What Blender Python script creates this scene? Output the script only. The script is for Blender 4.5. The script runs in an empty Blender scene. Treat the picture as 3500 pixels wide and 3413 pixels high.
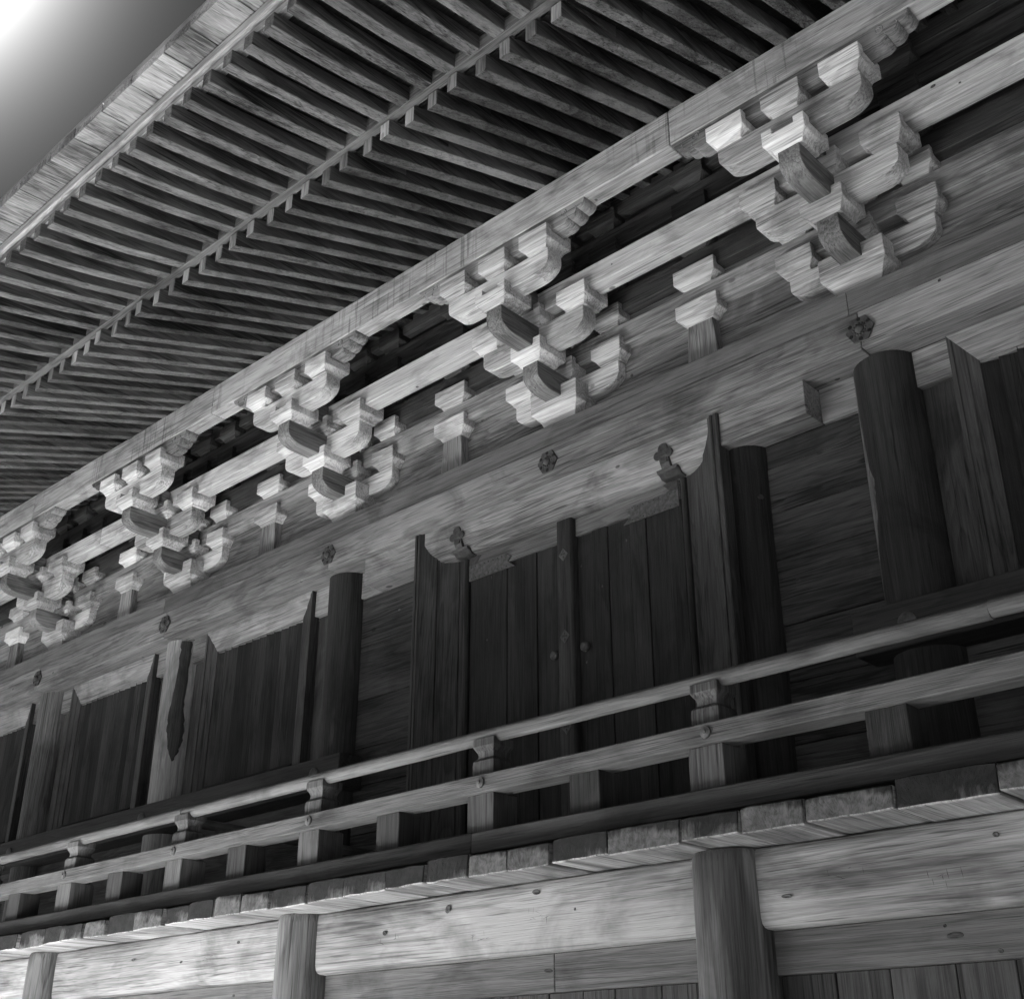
import bpy, bmesh, math, random
from mathutils import Vector
random.seed(11)
S = bpy.context.scene
COL = S.collection
R = math.radians

# ------------------------------------------------------------------ camera
YAW, PITCH = R(47.1), R(26.1)
CAM = Vector((6.30, -7.57, 1.6))
fwd = Vector((-math.cos(YAW) * math.cos(PITCH), math.sin(YAW) * math.cos(PITCH), math.sin(PITCH)))
cd = bpy.data.cameras.new('camera')
cam = bpy.data.objects.new('camera', cd)
COL.objects.link(cam)
cam.location = CAM
cam.rotation_euler = fwd.to_track_quat('-Z', 'Y').to_euler()
cd.sensor_fit = 'HORIZONTAL'
cd.sensor_width = 36.0
cd.lens = 36.0 * 4222 / 3500
cd.clip_start, cd.clip_end = 0.1, 2000
S.camera = cam

# ------------------------------------------------------------------ sky and sun
SUN_ELEV, SUN_AZ = R(50), R(-87)          # azimuth measured from +Y (behind the hall) towards -X
SUNDIR = Vector((math.sin(SUN_AZ) * math.cos(SUN_ELEV), math.cos(SUN_AZ) * math.cos(SUN_ELEV), math.sin(SUN_ELEV)))
W = bpy.data.worlds.new('World')
S.world = W
W.use_nodes = True
nt = W.node_tree
nt.nodes.clear()
wo = nt.nodes.new('ShaderNodeOutputWorld')
bg = nt.nodes.new('ShaderNodeBackground')
sky = nt.nodes.new('ShaderNodeTexSky')
sky.sky_type = 'NISHITA'
sky.sun_disc = False
sky.sun_elevation = SUN_ELEV
sky.sun_rotation = SUN_AZ
sky.dust_density = 1.0
sky.air_density = 1.0
sky.ozone_density = 1.0
sep = nt.nodes.new('ShaderNodeSeparateColor')   # black and white film behind a red filter
nt.links.new(sky.outputs[0], sep.inputs[0])
def wmath(op, a, b):
    nd = nt.nodes.new('ShaderNodeMath')
    nd.operation = op
    for i, v in enumerate((a, b)):
        if isinstance(v, (int, float)):
            nd.inputs[i].default_value = v
        else:
            nt.links.new(v, nd.inputs[i])
    return nd.outputs[0]
red = sep.outputs[0]                            # the film's steep response keeps clear sky dark, the sun's glow white
film = wmath('ADD', wmath('MULTIPLY', red, 0.0045), wmath('POWER', wmath('MULTIPLY', red, 1 / 9.5), 9.0))
nt.links.new(film, bg.inputs[0])
bg.inputs[1].default_value = 0.05
nt.links.new(bg.outputs[0], wo.inputs[0])

sl = bpy.data.lights.new('sun', 'SUN')
sun = bpy.data.objects.new('sun', sl)
COL.objects.link(sun)
sl.energy = 5.0
sl.angle = R(0.6)
sl.color = (1, 1, 1)
sun.rotation_euler = SUNDIR.to_track_quat('Z', 'Y').to_euler()
sun.location = (0, 0, 30)

S.view_settings.view_transform = 'Standard'
S.view_settings.look = 'None'
S.view_settings.gamma = 1
S.view_settings.use_curve_mapping = False
S.view_settings.exposure = 5.35
try:
    S.cycles.max_bounces = 8
    S.cycles.diffuse_bounces = 6
except Exception:
    pass

# ------------------------------------------------------------------ materials
def grey(v):
    return (v, v, v, 1)

class NT:
    def __init__(s, name):
        s.m = bpy.data.materials.new(name)
        s.m.use_nodes = True
        s.t = s.m.node_tree
        s.b = s.t.nodes['Principled BSDF']
        s.b.inputs['Specular IOR Level'].default_value = 0.25
    def n(s, typ, **kw):
        nd = s.t.nodes.new(typ)
        for k, v in kw.items():
            if isinstance(k, str) and hasattr(nd, k):
                setattr(nd, k, v)
        return nd
    def link(s, a, b):
        s.t.links.new(a, b)
    def math(s, op, a, b=None, c=None, clamp=False):
        nd = s.t.nodes.new('ShaderNodeMath')
        nd.operation = op
        nd.use_clamp = clamp
        for i, v in enumerate((a, b, c)):
            if v is None:
                continue
            if isinstance(v, (int, float)):
                nd.inputs[i].default_value = v
            else:
                s.link(v, nd.inputs[i])
        return nd.outputs[0]
    def vscale(s, v, sc):
        nd = s.t.nodes.new('ShaderNodeVectorMath')
        nd.operation = 'MULTIPLY'
        s.link(v, nd.inputs[0])
        nd.inputs[1].default_value = sc
        return nd.outputs[0]
    def noise(s, v, scale, detail=3, rough=0.55, dist=0.0):
        nd = s.t.nodes.new('ShaderNodeTexNoise')
        s.link(v, nd.inputs['Vector'])
        nd.inputs['Scale'].default_value = scale
        nd.inputs['Detail'].default_value = detail
        nd.inputs['Roughness'].default_value = rough
        nd.inputs['Distortion'].default_value = dist
        return nd.outputs[0]
    def map(s, v, a, b, c=0.0, d=1.0):
        nd = s.t.nodes.new('ShaderNodeMapRange')
        s.link(v, nd.inputs[0])
        for i, x in zip((1, 2, 3, 4), (a, b, c, d)):
            nd.inputs[i].default_value = x
        return nd.outputs[0]
    def mixv(s, f, a, b):
        nd = s.t.nodes.new('ShaderNodeMix')
        nd.data_type = 'FLOAT'
        for i, v in ((0, f), (2, a), (3, b)):
            if isinstance(v, (int, float)):
                nd.inputs[i].default_value = v
            else:
                s.link(v, nd.inputs[i])
        return nd.outputs[0]

def wood(name, axis, lo, hi, rings=9.0, knots=0.5, patch=0.0, patch_lo=0.05, patch_th=0.5, drips=0.0,
         vary=0.25, rough=0.75, crack=0.5, blotch=0.35, bump=0.35):
    """weathered timber; the grain runs along the named axis"""
    lo, hi, patch_lo = lo * 0.42, hi * 0.66, patch_lo * 0.5
    N = NT(name)
    tc = N.n('ShaderNodeTexCoord')
    oi = N.n('ShaderNodeObjectInfo')
    rnd = oi.outputs['Random']
    off = N.n('ShaderNodeCombineXYZ')
    N.link(N.math('MULTIPLY', rnd, 37.0), off.inputs[0])
    N.link(N.math('MULTIPLY', rnd, 91.0), off.inputs[1])
    N.link(N.math('MULTIPLY', rnd, 53.0), off.inputs[2])
    add = N.n('ShaderNodeVectorMath')
    add.operation = 'ADD'
    N.link(tc.outputs['Object'], add.inputs[0])
    N.link(off.outputs[0], add.inputs[1])
    v = add.outputs[0]
    def st(k):
        s = [1.0, 1.0, 1.0]
        s['xyz'.index(axis)] = k
        return N.vscale(v, s)
    broad = N.noise(st(0.07), 3.0, 2, 0.5, 0.2)             # the growth field, its contours are the rings
    wob = N.noise(st(0.035), 26.0, 3, 0.6)
    field = N.math('ADD', N.math('MULTIPLY', broad, rings * 1.5), N.math('MULTIPLY', wob, 0.7))
    ring = N.math('POWER', N.math('FRACT', field), 0.6)
    ring = N.math('MINIMUM', ring, N.map(N.math('FRACT', field), 0.86, 1.0, 1.0, 0.0))
    fib = N.map(N.noise(st(0.035), 120.0, 2, 0.6), 0.38, 0.62)
    fib2 = N.map(N.noise(st(0.022), 66.0, 3, 0.7), 0.38, 0.62)
    mid = N.map(N.noise(st(0.022), 17.0, 3, 0.6, 0.15), 0.35, 0.65)
    big = N.noise(st(0.3), 1.5, 4, 0.58, 0.5)
    pores = N.map(N.noise(st(0.03), 75.0, 1, 0.5), 0.64, 0.70)
    val = N.math('ADD', N.math('MULTIPLY', ring, 0.34), N.math('MULTIPLY', fib2, 0.24))
    val = N.math('ADD', val, N.math('MULTIPLY', fib, 0.22))
    val = N.math('ADD', val, N.math('MULTIPLY', mid, 0.16))
    val = N.math('ADD', val, N.math('MULTIPLY', N.math('SUBTRACT', big, 0.5), blotch * 3.0))
    val = N.math('SUBTRACT', val, N.math('MULTIPLY', pores, 0.35))
    fac = N.map(val, 0.02, 0.92)
    base = N.mixv(fac, lo, hi)
    # board to board difference
    base = N.math('MULTIPLY', base, N.map(rnd, 0, 1, 1 - vary, 1 + vary))
    if patch > 0:
        pn = N.noise(st(0.22), 2.4, 4, 0.5, 0.8)
        pf = N.map(pn, patch_th - 0.03, patch_th + 0.03, 0, patch)
        pl = N.math('MULTIPLY', N.map(val, 0.2, 1.0, 0.55, 1.5), patch_lo)
        base = N.mixv(pf, base, pl)
    if drips > 0:
        dv = N.vscale(v, [1.0 if a != 'z' else 0.06 for a in 'xyz'])
        dn = N.noise(dv, 34.0, 1, 0.4)
        where = N.noise(N.vscale(v, (1.0, 0.2, 0.15)), 1.9, 2, 0.5)
        gn = N.n('ShaderNodeSeparateXYZ')
        N.link(N.n('ShaderNodeNewGeometry').outputs['True Normal'], gn.inputs[0])
        drips_n = N.math('MULTIPLY', N.map(N.math('ABSOLUTE', gn.outputs[1]), .6, .8), drips)
        df = N.math('MULTIPLY', N.map(dn, 0.56, 0.64), N.math('MULTIPLY', N.map(where, 0.5, 0.62), drips_n))
        base = N.math('MULTIPLY', base, N.math('SUBTRACT', 1.0, df))
    if knots > 0:
        kv = st(0.6)
        vo = N.n('ShaderNodeTexVoronoi')
        N.link(kv, vo.inputs['Vector'])
        vo.inputs['Scale'].default_value = 3.0
        sc = N.n('ShaderNodeSeparateColor')
        N.link(vo.outputs['Color'], sc.inputs[0])
        pick = N.map(sc.outputs[0], 0.5, 0.52, 0, 1)
        size = N.map(sc.outputs[1], 0, 1, 0.6, 1.25)
        d = N.math('DIVIDE', vo.outputs['Distance'], size)
        k = N.math('MULTIPLY', N.map(d, 0.05, 0.075, knots * 1.3, 0), pick)
        halo = N.math('MULTIPLY', N.map(d, 0.075, 0.17, 0.3 * knots, 0), pick)
        base = N.math('MULTIPLY', base, N.math('ADD', N.math('SUBTRACT', 1.0, N.math('MINIMUM', k, 0.9)), halo))
    sv = N.vscale(v, [1.0 if a == axis else 1.8 for a in 'xyz'])
    stn = N.noise(sv, 1.1, 5, 0.62, 0.8)
    base = N.math('MULTIPLY', base, N.map(stn, 0.50, 0.66, 1.0, 0.52))
    hgt = N.math('ADD', N.math('MULTIPLY', fib, 0.6), N.math('MULTIPLY', ring, 0.35))
    if crack > 0:
        cn = N.noise(st(0.02), 17.0, 2, 0.5, 0.15)
        line = N.math('ABSOLUTE', N.math('SUBTRACT', cn, 0.5))
        gate = N.noise(st(0.25), 2.7, 2, 0.5)
        cf = N.math('MULTIPLY', N.map(line, 0.012, 0.034, 1, 0), N.map(gate, 0.53, 0.58, 0, crack))
        base = N.math('MULTIPLY', base, N.math('SUBTRACT', 1.0, N.math('MULTIPLY', cf, 0.8)))
        hgt = N.math('SUBTRACT', hgt, cf)
    cc = N.n('ShaderNodeCombineColor')
    for i in range(3):
        N.link(base, cc.inputs[i])
    N.link(cc.outputs[0], N.b.inputs['Base Color'])
    N.b.inputs['Roughness'].default_value = rough
    bp = N.n('ShaderNodeBump')
    bp.inputs['Strength'].default_value = bump
    bp.inputs['Distance'].default_value = 0.006
    N.link(hgt, bp.inputs['Height'])
    N.link(bp.outputs[0], N.b.inputs['Normal'])
    return N.m

def endgrain(name, lo, hi):
    """sawn plank ends: radial checks and dark rot running up from below"""
    N = NT(name)
    tc = N.n('ShaderNodeTexCoord')
    oi = N.n('ShaderNodeObjectInfo')
    sx = N.n('ShaderNodeSeparateXYZ')
    N.link(tc.outputs['Object'], sx.inputs[0])
    x = N.math('ADD', sx.outputs[0], N.map(oi.outputs['Random'], 0, 1, -0.08, 0.08))
    z = N.math('ADD', sx.outputs[2], 0.24)
    ang = N.math('ARCTAN2', x, z)
    rad = N.math('SQRT', N.math('ADD', N.math('MULTIPLY', x, x), N.math('MULTIPLY', z, z)))
    cv = N.n('ShaderNodeCombineXYZ')
    N.link(N.math('MULTIPLY', ang, 24.0), cv.inputs[0])
    N.link(N.math('MULTIPLY', rad, 5.0), cv.inputs[1])
    N.link(N.math('MULTIPLY', oi.outputs['Random'], 50), cv.inputs[2])
    n1 = N.noise(cv.outputs[0], 1.6, 3, 0.6)
    n2 = N.noise(tc.outputs['Object'], 22, 4, 0.65, 0.5)
    jv = N.vscale(tc.outputs['Object'], (1.0, 0.2, 0.22))
    jag = N.noise(jv, 17.0, 4, 0.7, 0.2)
    big = N.noise(tc.outputs['Object'], 5.5, 2, 0.5)
    # rain-blackened from the top edge down, with ragged tongues
    hz = N.math('ADD', N.math('MULTIPLY', sx.outputs[2], 7.0), N.math('ADD', N.math('MULTIPLY', jag, 0.8), N.math('MULTIPLY', big, 1.9)))
    hz = N.math('ADD', hz, N.map(oi.outputs['Random'], 0, 1, -0.35, 0.45))
    rot = N.map(hz, 1.10, 1.32)
    line = N.map(N.math('ABSOLUTE', N.math('SUBTRACT', n1, 0.5)), 0.0, 0.014, 0.55, 1)
    base = N.math('MULTIPLY', N.mixv(N.map(n2, .35, .65), lo, hi), line)
    base = N.math('MULTIPLY', base, N.mixv(rot, 1.0, 0.16))
    cc = N.n('ShaderNodeCombineColor')
    for i in range(3):
        N.link(base, cc.inputs[i])
    N.link(cc.outputs[0], N.b.inputs['Base Color'])
    N.b.inputs['Roughness'].default_value = 0.85
    bp = N.n('ShaderNodeBump')
    bp.inputs['Strength'].default_value = 0.6
    bp.inputs['Distance'].default_value = 0.008
    N.link(line, bp.inputs['Height'])
    N.link(bp.outputs[0], N.b.inputs['Normal'])
    return N.m

def iron(name, v):
    N = NT(name)
    tc = N.n('ShaderNodeTexCoord')
    n1 = N.noise(tc.outputs['Object'], 30, 4, 0.6)
    cc = N.n('ShaderNodeCombineColor')
    b = N.map(n1, 0.3, 0.7, v * 0.6, v * 1.5)
    for i in range(3):
        N.link(b, cc.inputs[i])
    N.link(cc.outputs[0], N.b.inputs['Base Color'])
    N.b.inputs['Roughness'].default_value = 0.6
    N.b.inputs['Metallic'].default_value = 0.3
    return N.m

M = {}
M['purlin'] = wood('purlin_wood', 'x', 0.30, 0.66, rings=10, drips=0.42, vary=0.06, knots=0.6, blotch=0.28)
M['step'] = wood('step_beam_wood', 'x', 0.48, 0.76, rings=10, vary=0.05, knots=0.6, blotch=0.25)
M['brx'] = wood('bracket_wood_x', 'x', 0.34, 0.78, rings=14, vary=0.26, knots=0.4, crack=0.5, blotch=0.5)
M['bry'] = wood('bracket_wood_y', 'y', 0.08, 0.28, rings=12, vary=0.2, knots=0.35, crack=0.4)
M['wallx'] = wood('wall_plank_wood', 'x', 0.06, 0.34, rings=13, vary=0.22, knots=0.5)
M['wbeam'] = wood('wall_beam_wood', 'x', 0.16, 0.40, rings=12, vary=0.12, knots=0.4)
M['recess_shade'] = wood('recess_shade_wood', 'x', 0.02, 0.10, rings=12, vary=0.25, knots=0.4)  # wood darkened to paint the deep shade in the recess behind the brackets
M['band'] = wood('band_wood', 'x', 0.09, 0.20, rings=8, vary=0.08, knots=0.3, blotch=0.25)
M['tie'] = wood('tie_beam_wood', 'x', 0.10, 0.38, rings=12, vary=0.12, knots=0.6, blotch=0.5)
M['mould'] = wood('moulding_wood', 'x', 0.20, 0.44, rings=10, vary=0.05, knots=0.1)
M['strut'] = wood('strut_wood', 'z', 0.10, 0.34, rings=14, vary=0.2, knots=0.3, blotch=0.6)
M['column'] = wood('column_wood', 'z', 0.010, 0.042, rings=10, vary=0.15, knots=0.6, patch=0.8, patch_lo=0.17, patch_th=0.62)
M['column_worn'] = wood('worn_column_wood', 'z', 0.20, 0.42, rings=12, vary=0.05, knots=0.5)
M['column_grey'] = wood('grey_column_wood', 'z', 0.05, 0.16, rings=12, vary=0.05, knots=0.5, patch=0.8, patch_lo=0.26, patch_th=0.55)
M['scar'] = wood('scar_wood', 'z', 0.02, 0.08, rings=8, vary=0.05, knots=0)
M['bare'] = wood('bare_wood', 'z', 0.10, 0.28, rings=14, vary=0.05, knots=0.3)
M['door'] = wood('door_wood', 'z', 0.012, 0.045, rings=10, vary=0.3, knots=0.5, crack=0.35)
M['jamb'] = wood('jamb_wood', 'z', 0.025, 0.10, rings=16, vary=0.15, knots=0.2, blotch=0.45)
M['doorx'] = wood('door_rail_wood', 'x', 0.09, 0.22, rings=14, vary=0.1, knots=0.2)
M['board'] = wood('window_board_wood', 'z', 0.008, 0.05, rings=7, vary=0.55, knots=0.2, blotch=0.4)
M['lowwall'] = wood('lower_wall_wood', 'x', 0.008, 0.09, rings=13, vary=0.25, knots=0.7, blotch=0.6)
M['lowtie'] = wood('lower_tie_wood', 'x', 0.025, 0.07, rings=8, vary=0.1, knots=0.2)
M['rail'] = wood('rail_wood', 'x', 0.08, 0.20, rings=9, vary=0.08, knots=0.6, blotch=0.3)
M['bottomrail'] = wood('bottom_rail_wood', 'x', 0.03, 0.08, rings=9, vary=0.12, knots=0.3)
M['railpost'] = wood('rail_post_wood', 'z', 0.05, 0.16, rings=10, vary=0.15, knots=0.2)
M['baluster'] = wood('baluster_wood', 'z', 0.03, 0.075, rings=10, vary=0.15, knots=0.2)
M['rod'] = wood('cross_rail_wood', 'y', 0.10, 0.22, rings=9, vary=0.1, knots=0.3)
M['deck'] = wood('deck_plank_wood', 'y', 0.20, 0.62, rings=9, vary=0.2, knots=0.2, blotch=0.5, patch=0.6, patch_lo=0.12, patch_th=0.6)
M['deckend'] = endgrain('deck_end_wood', 0.05, 0.12)
M['lowbeam'] = wood('lower_beam_wood', 'x', 0.15, 0.44, rings=9, vary=0.08, knots=0.8, blotch=0.9, patch=0.7, patch_lo=0.16, patch_th=0.63)
M['nuki'] = wood('lower_nuki_wood', 'x', 0.09, 0.20, rings=8, vary=0.1, knots=0.8)
M['vpost'] = wood('veranda_post_wood', 'z', 0.07, 0.24, rings=9, vary=0.1, knots=0.4, patch=0.8, patch_lo=0.07, patch_th=0.55)
M['under'] = wood('underfloor_plank_wood', 'z', 0.03, 0.11, rings=9, vary=0.25, knots=0.3)
M['rafter'] = wood('rafter_wood', 'y', 0.02, 0.22, rings=7, vary=0.35, knots=0.5, blotch=0.7)
M['eave'] = wood('eave_edge_wood', 'x', 0.30, 0.55, rings=8, vary=0.06, knots=0.15)
M['eaveplank'] = wood('eave_plank_wood', 'y', 0.10, 0.46, rings=8, vary=0.2, knots=0.45, blotch=0.75)
M['rafterend'] = wood('rafter_end_wood', 'z', 0.16, 0.50, rings=14, vary=0.4, knots=0.4, blotch=0.8)
M['kioi'] = wood('tier_strip_wood', 'x', 0.07, 0.22, rings=8, vary=0.06, knots=0.15)
M['nose'] = wood('carved_wood', 'x', 0.10, 0.40, rings=10, vary=0.15, knots=0)
M['sheath'] = wood('sheathing_wood', 'x', 0.015, 0.05, rings=8, vary=0.2, knots=0.2)
M['iron'] = iron('dark_iron', 0.045)
M['strap'] = iron('strap_iron', 0.07)

def rooftile():
    N = NT('roof_covering')
    tc = N.n('ShaderNodeTexCoord')
    n1 = N.noise(tc.outputs['Object'], 3, 5, 0.6)
    cc = N.n('ShaderNodeCombineColor')
    b = N.map(n1, 0.3, 0.7, 0.08, 0.2)
    for i in range(3):
        N.link(b, cc.inputs[i])
    N.link(cc.outputs[0], N.b.inputs['Base Color'])
    N.b.inputs['Roughness'].default_value = 0.9
    return N.m
M['roof'] = rooftile()

def bounce_pale():
    N = NT('bounce_gravel')
    tc = N.n('ShaderNodeTexCoord')
    n1 = N.noise(tc.outputs['Object'], 0.4, 5, 0.6)
    n2 = N.noise(tc.outputs['Object'], 60, 4, 0.7)
    b = N.math('ADD', N.map(n1, 0.3, 0.7, 0.5, 0.6), N.map(n2, 0.3, 0.7, -0.05, 0.05))
    cc = N.n('ShaderNodeCombineColor')
    for i in range(3):
        N.link(b, cc.inputs[i])
    N.link(cc.outputs[0], N.b.inputs['Base Color'])
    N.b.inputs['Roughness'].default_value = 0.95
    bp = N.n('ShaderNodeBump')
    bp.inputs['Distance'].default_value = 0.02
    N.link(n2, bp.inputs['Height'])
    N.link(bp.outputs[0], N.b.inputs['Normal'])
    return N.m
M['bounce_pale'] = bounce_pale()
def shaded_ground():
    N = NT('shade_toned_ground')
    tc = N.n('ShaderNodeTexCoord')
    n1 = N.noise(tc.outputs['Object'], 0.6, 6, 0.65)
    b = N.map(n1, 0.3, 0.7, 0.008, 0.022)  # tree shade over the forest floor is put into this near-black colour
    cc = N.n('ShaderNodeCombineColor')
    for i in range(3):
        N.link(b, cc.inputs[i])
    N.link(cc.outputs[0], N.b.inputs['Base Color'])
    N.b.inputs['Roughness'].default_value = 0.95
    return N.m
M['shaded_ground'] = shaded_ground()

# ------------------------------------------------------------------ mesh helpers
class MB:
    def __init__(s):
        s.v, s.f = [], []
    def poly(s, vs, fs):
        n = len(s.v)
        s.v += [tuple(p) for p in vs]
        s.f += [tuple(i + n for i in f) for f in fs]
        return s
    def box(s, x0, x1, y0, y1, z0, z1):
        return s.poly([(x0, y0, z0), (x1, y0, z0), (x1, y1, z0), (x0, y1, z0), (x0, y0, z1), (x1, y0, z1), (x1, y1, z1), (x0, y1, z1)],
                      [(0, 3, 2, 1), (4, 5, 6, 7), (0, 1, 5, 4), (1, 2, 6, 5), (2, 3, 7, 6), (3, 0, 4, 7)])
    def prism(s, prof, a0, a1, axis):
        """prof is a closed polygon; axis x: (y,z), axis y: (x,z), axis z: (x,y)"""
        n = len(prof)
        def P(p, a):
            if axis == 'x':
                return (a, p[0], p[1])
            if axis == 'y':
                return (p[0], a, p[1])
            return (p[0], p[1], a)
        vs = [P(p, a0) for p in prof] + [P(p, a1) for p in prof]
        fs = [tuple(range(n)), tuple(range(2 * n - 1, n - 1, -1))]
        for i in range(n):
            j = (i + 1) % n
            fs.append((j, i, i + n, j + n))
        return s.poly(vs, fs)
    def sweepx(s, prof, xs, zf=lambda x: 0.0, yf=lambda x: 0.0):
        n = len(prof)
        vs = []
        for x in xs:
            vs += [(x, p[0] + yf(x), p[1] + zf(x)) for p in prof]
        fs = [tuple(range(n)), tuple(range(len(vs) - 1, len(vs) - n - 1, -1))]
        for k in range(len(xs) - 1):
            for i in range(n):
                j = (i + 1) % n
                a = k * n
                fs.append((a + j, a + i, a + n + i, a + n + j))
        return s.poly(vs, fs)
    def tube(s, pts, rads, seg=20, wob=0.0, seed=0):
        """a round timber along a list of points"""
        rng = random.Random(seed)
        ph = [rng.uniform(0, 6.28) for _ in range(4)]
        n = seg
        vs = []
        d = (Vector(pts[-1]) - Vector(pts[0])).normalized()
        u = d.orthogonal().normalized()
        w = d.cross(u)
        for k, (p, r) in enumerate(zip(pts, rads)):
            for i in range(n):
                a = 2 * math.pi * i / n
                rr = r * (1 + wob * (math.sin(2 * a + ph[0] + k * .5) + .6 * math.sin(3 * a + ph[1] + k * .3) + .5 * math.sin(5 * a + ph[2])))
                q = Vector(p) + u * math.cos(a) * rr + w * math.sin(a) * rr
                vs.append(tuple(q))
        fs = [tuple(range(n - 1, -1, -1)), tuple(range(len(vs) - n, len(vs)))]
        for k in range(len(pts) - 1):
            for i in range(n):
                j = (i + 1) % n
                fs.append((k * n + i, k * n + j, k * n + n + j, k * n + n + i))
        return s.poly(vs, fs)

WORLD = {}
def finish(me, bevel, smooth=35):
    bm = bmesh.new()
    bm.from_mesh(me)
    bmesh.ops.recalc_face_normals(bm, faces=bm.faces)
    if bevel:
        ed = [e for e in bm.edges if len(e.link_faces) == 2 and e.calc_face_angle(0) > R(32)]
        try:
            bmesh.ops.bevel(bm, geom=ed, offset=bevel, segments=1, affect='EDGES', profile=0.5, clamp_overlap=True)
        except Exception:
            pass
    bm.to_mesh(me)
    bm.free()
    for p in me.polygons:
        p.use_smooth = True
    me.set_sharp_from_angle(angle=R(smooth))

def obj(name, mb, mat, parent=None, origin=None, bevel=0.004, smooth=35, mats=None, matf=None):
    xs = [v[0] for v in mb.v]; ys = [v[1] for v in mb.v]; zs = [v[2] for v in mb.v]
    c = Vector(origin) if origin is not None else Vector(((min(xs) + max(xs)) / 2, (min(ys) + max(ys)) / 2, (min(zs) + max(zs)) / 2))
    me = bpy.data.meshes.new(name)
    me.from_pydata([(v[0] - c.x, v[1] - c.y, v[2] - c.z) for v in mb.v], [], mb.f)
    finish(me, bevel, smooth)
    me.materials.append(mat)
    if mats:
        for m in mats:
            me.materials.append(m)
        for p in me.polygons:
            p.material_index = matf(p, c)
    o = bpy.data.objects.new(name, me)
    COL.objects.link(o)
    WORLD[o.name] = c
    if parent is not None:
        o.parent = parent
        o.location = c - WORLD[parent.name]
    else:
        o.location = c
    return o

def link_copy(src, parent, world_loc, rot=None):
    """another alike piece sharing the mesh"""
    o = src.copy()
    COL.objects.link(o)
    o.parent = parent
    w = Vector(world_loc)
    WORLD[o.name] = w
    o.location = w - (WORLD[parent.name] if parent is not None else Vector((0, 0, 0)))
    if rot:
        o.rotation_euler = rot
    return o

def thing(name, label, cat, loc, group=None):
    o = bpy.data.objects.new(name, None)
    o.empty_display_size = 0.2
    COL.objects.link(o)
    o.location = loc
    WORLD[o.name] = Vector(loc)
    o['label'] = label
    o['category'] = cat
    if group:
        o['group'] = group
    return o

def tag(o, label, cat, group=None):
    o['label'] = label
    o['category'] = cat
    if group:
        o['group'] = group
    return o

def copy_tree(src, dx, label):
    r = src.copy()
    COL.objects.link(r)
    r.location = src.location + Vector((dx, 0, 0))
    WORLD[r.name] = WORLD[src.name] + Vector((dx, 0, 0))
    r['label'] = label
    for ch in list(src.children):
        c = ch.copy()
        COL.objects.link(c)
        c.parent = r
        for g in list(ch.children):
            d = g.copy()
            COL.objects.link(d)
            d.parent = c
    return r

XL, XR = -15.0, 8.5
YC = 0.025                                    # the wall's centre line
S1, S2 = -0.44, -0.905                        # the two bracket steps

# ------------------------------------------------------------------ ground
g = MB().poly([(-900, -900, 0), (900, -900, 0), (900, 900, 0), (-900, 900, 0)], [(0, 1, 2, 3)])
go = obj('ground', g, M['shaded_ground'], bevel=0)
go['kind'] = 'structure'
g = MB().box(-8.2, 0.8, -7.2, -2.0, -.05, .004)  # unseen gravel added and sized to bounce sunlight up under the eaves
go = obj('bounce_patch', g, M['bounce_pale'], bevel=0)
go['kind'] = 'structure'

# ------------------------------------------------------------------ roof and eaves
def zoff(x):
    return 0.022 * max(-4.5, min(6.0, x))
roof = MB()
tk = 0.18
roof.sweepx([(-4.30, 8.72), (-4.30, 8.90), (0.0, 10.6), (6.5, 14.6), (13.0, 10.6), (17.3, 8.9), (17.3, 8.72), (13.0, 10.35), (6.5, 14.3), (0.0, 10.35)],
            [XL - 3, -8, -4.5, -2, 0, 2, 4, 6, 9.5], zoff)
ro = obj('roof', roof, M['roof'], bevel=0)
tag(ro, 'thick pale edge of roof covering above the eave planks', 'roof')
inner = MB()
inner.box(XL - 2, XR + .6, 0.30, 0.45, 0.02, 10.55)
inner.box(XL - 2.2, XL - 2, 0.30, 12.8, 0.02, 9.9)
inner.box(XR + .6, XR + .8, 0.30, 12.8, 0.02, 9.9)
io = obj('inner_wall', inner, M['sheath'], bevel=0)
io['kind'] = 'structure'

eave = thing('eave', 'deep timber eave with two tiers of closely spaced square rafters', 'eave', (-4, -2.5, 8.5))
def base_z(y):
    return 8.99 + 0.345 * (y + 0.95)
def slanted(x0, x1, pts_bottom, h):
    m = MB()
    n = len(pts_bottom)
    prof = list(pts_bottom) + [(y, z + h) for y, z in reversed(pts_bottom)]
    m.prism(prof, x0, x1, 'x')
    return m
# base rafters
rng = random.Random(5)
b0 = None
k0, k1 = int(-14.5 / .25), int(7.5 / .25)
protos = []
for v in range(4):
    wv = 0.050 + rng.uniform(-.003, .003)
    bo = rng.uniform(-0.012, 0.012)
    ye = -2.82 + rng.uniform(-.02, .02)
    pts = [(ye, base_z(ye)), (-2.1, base_z(-2.1) + bo), (-1.4, base_z(-1.4) + bo * .6), (0.28, base_z(0.28))]
    protos.append((slanted(-wv, wv, pts, 0.15), ye))
first = [None] * 4
for k in range(k0, k1):
    x = 0.25 * k + 0.047 + rng.uniform(-.006, .006)
    v = rng.randrange(4)
    if first[v] is None:
        m = protos[v][0]
        mm = MB().poly([(a + x, b, c) for a, b, c in m.v], m.f)
        first[v] = obj('base_rafter', mm, M['rafter'], eave, origin=(x, -1.3, 8.87), bevel=0.004, mats=[M['rafterend']], matf=lambda p, c: 1 if p.normal.y < -.9 else 0)
    else:
        link_copy(first[v], eave, (x, -1.3 + rng.uniform(-.008, .008), 8.87 + rng.uniform(-.004, .004)), (rng.uniform(-.002, .002), 0, rng.uniform(-.003, .003)))
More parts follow.
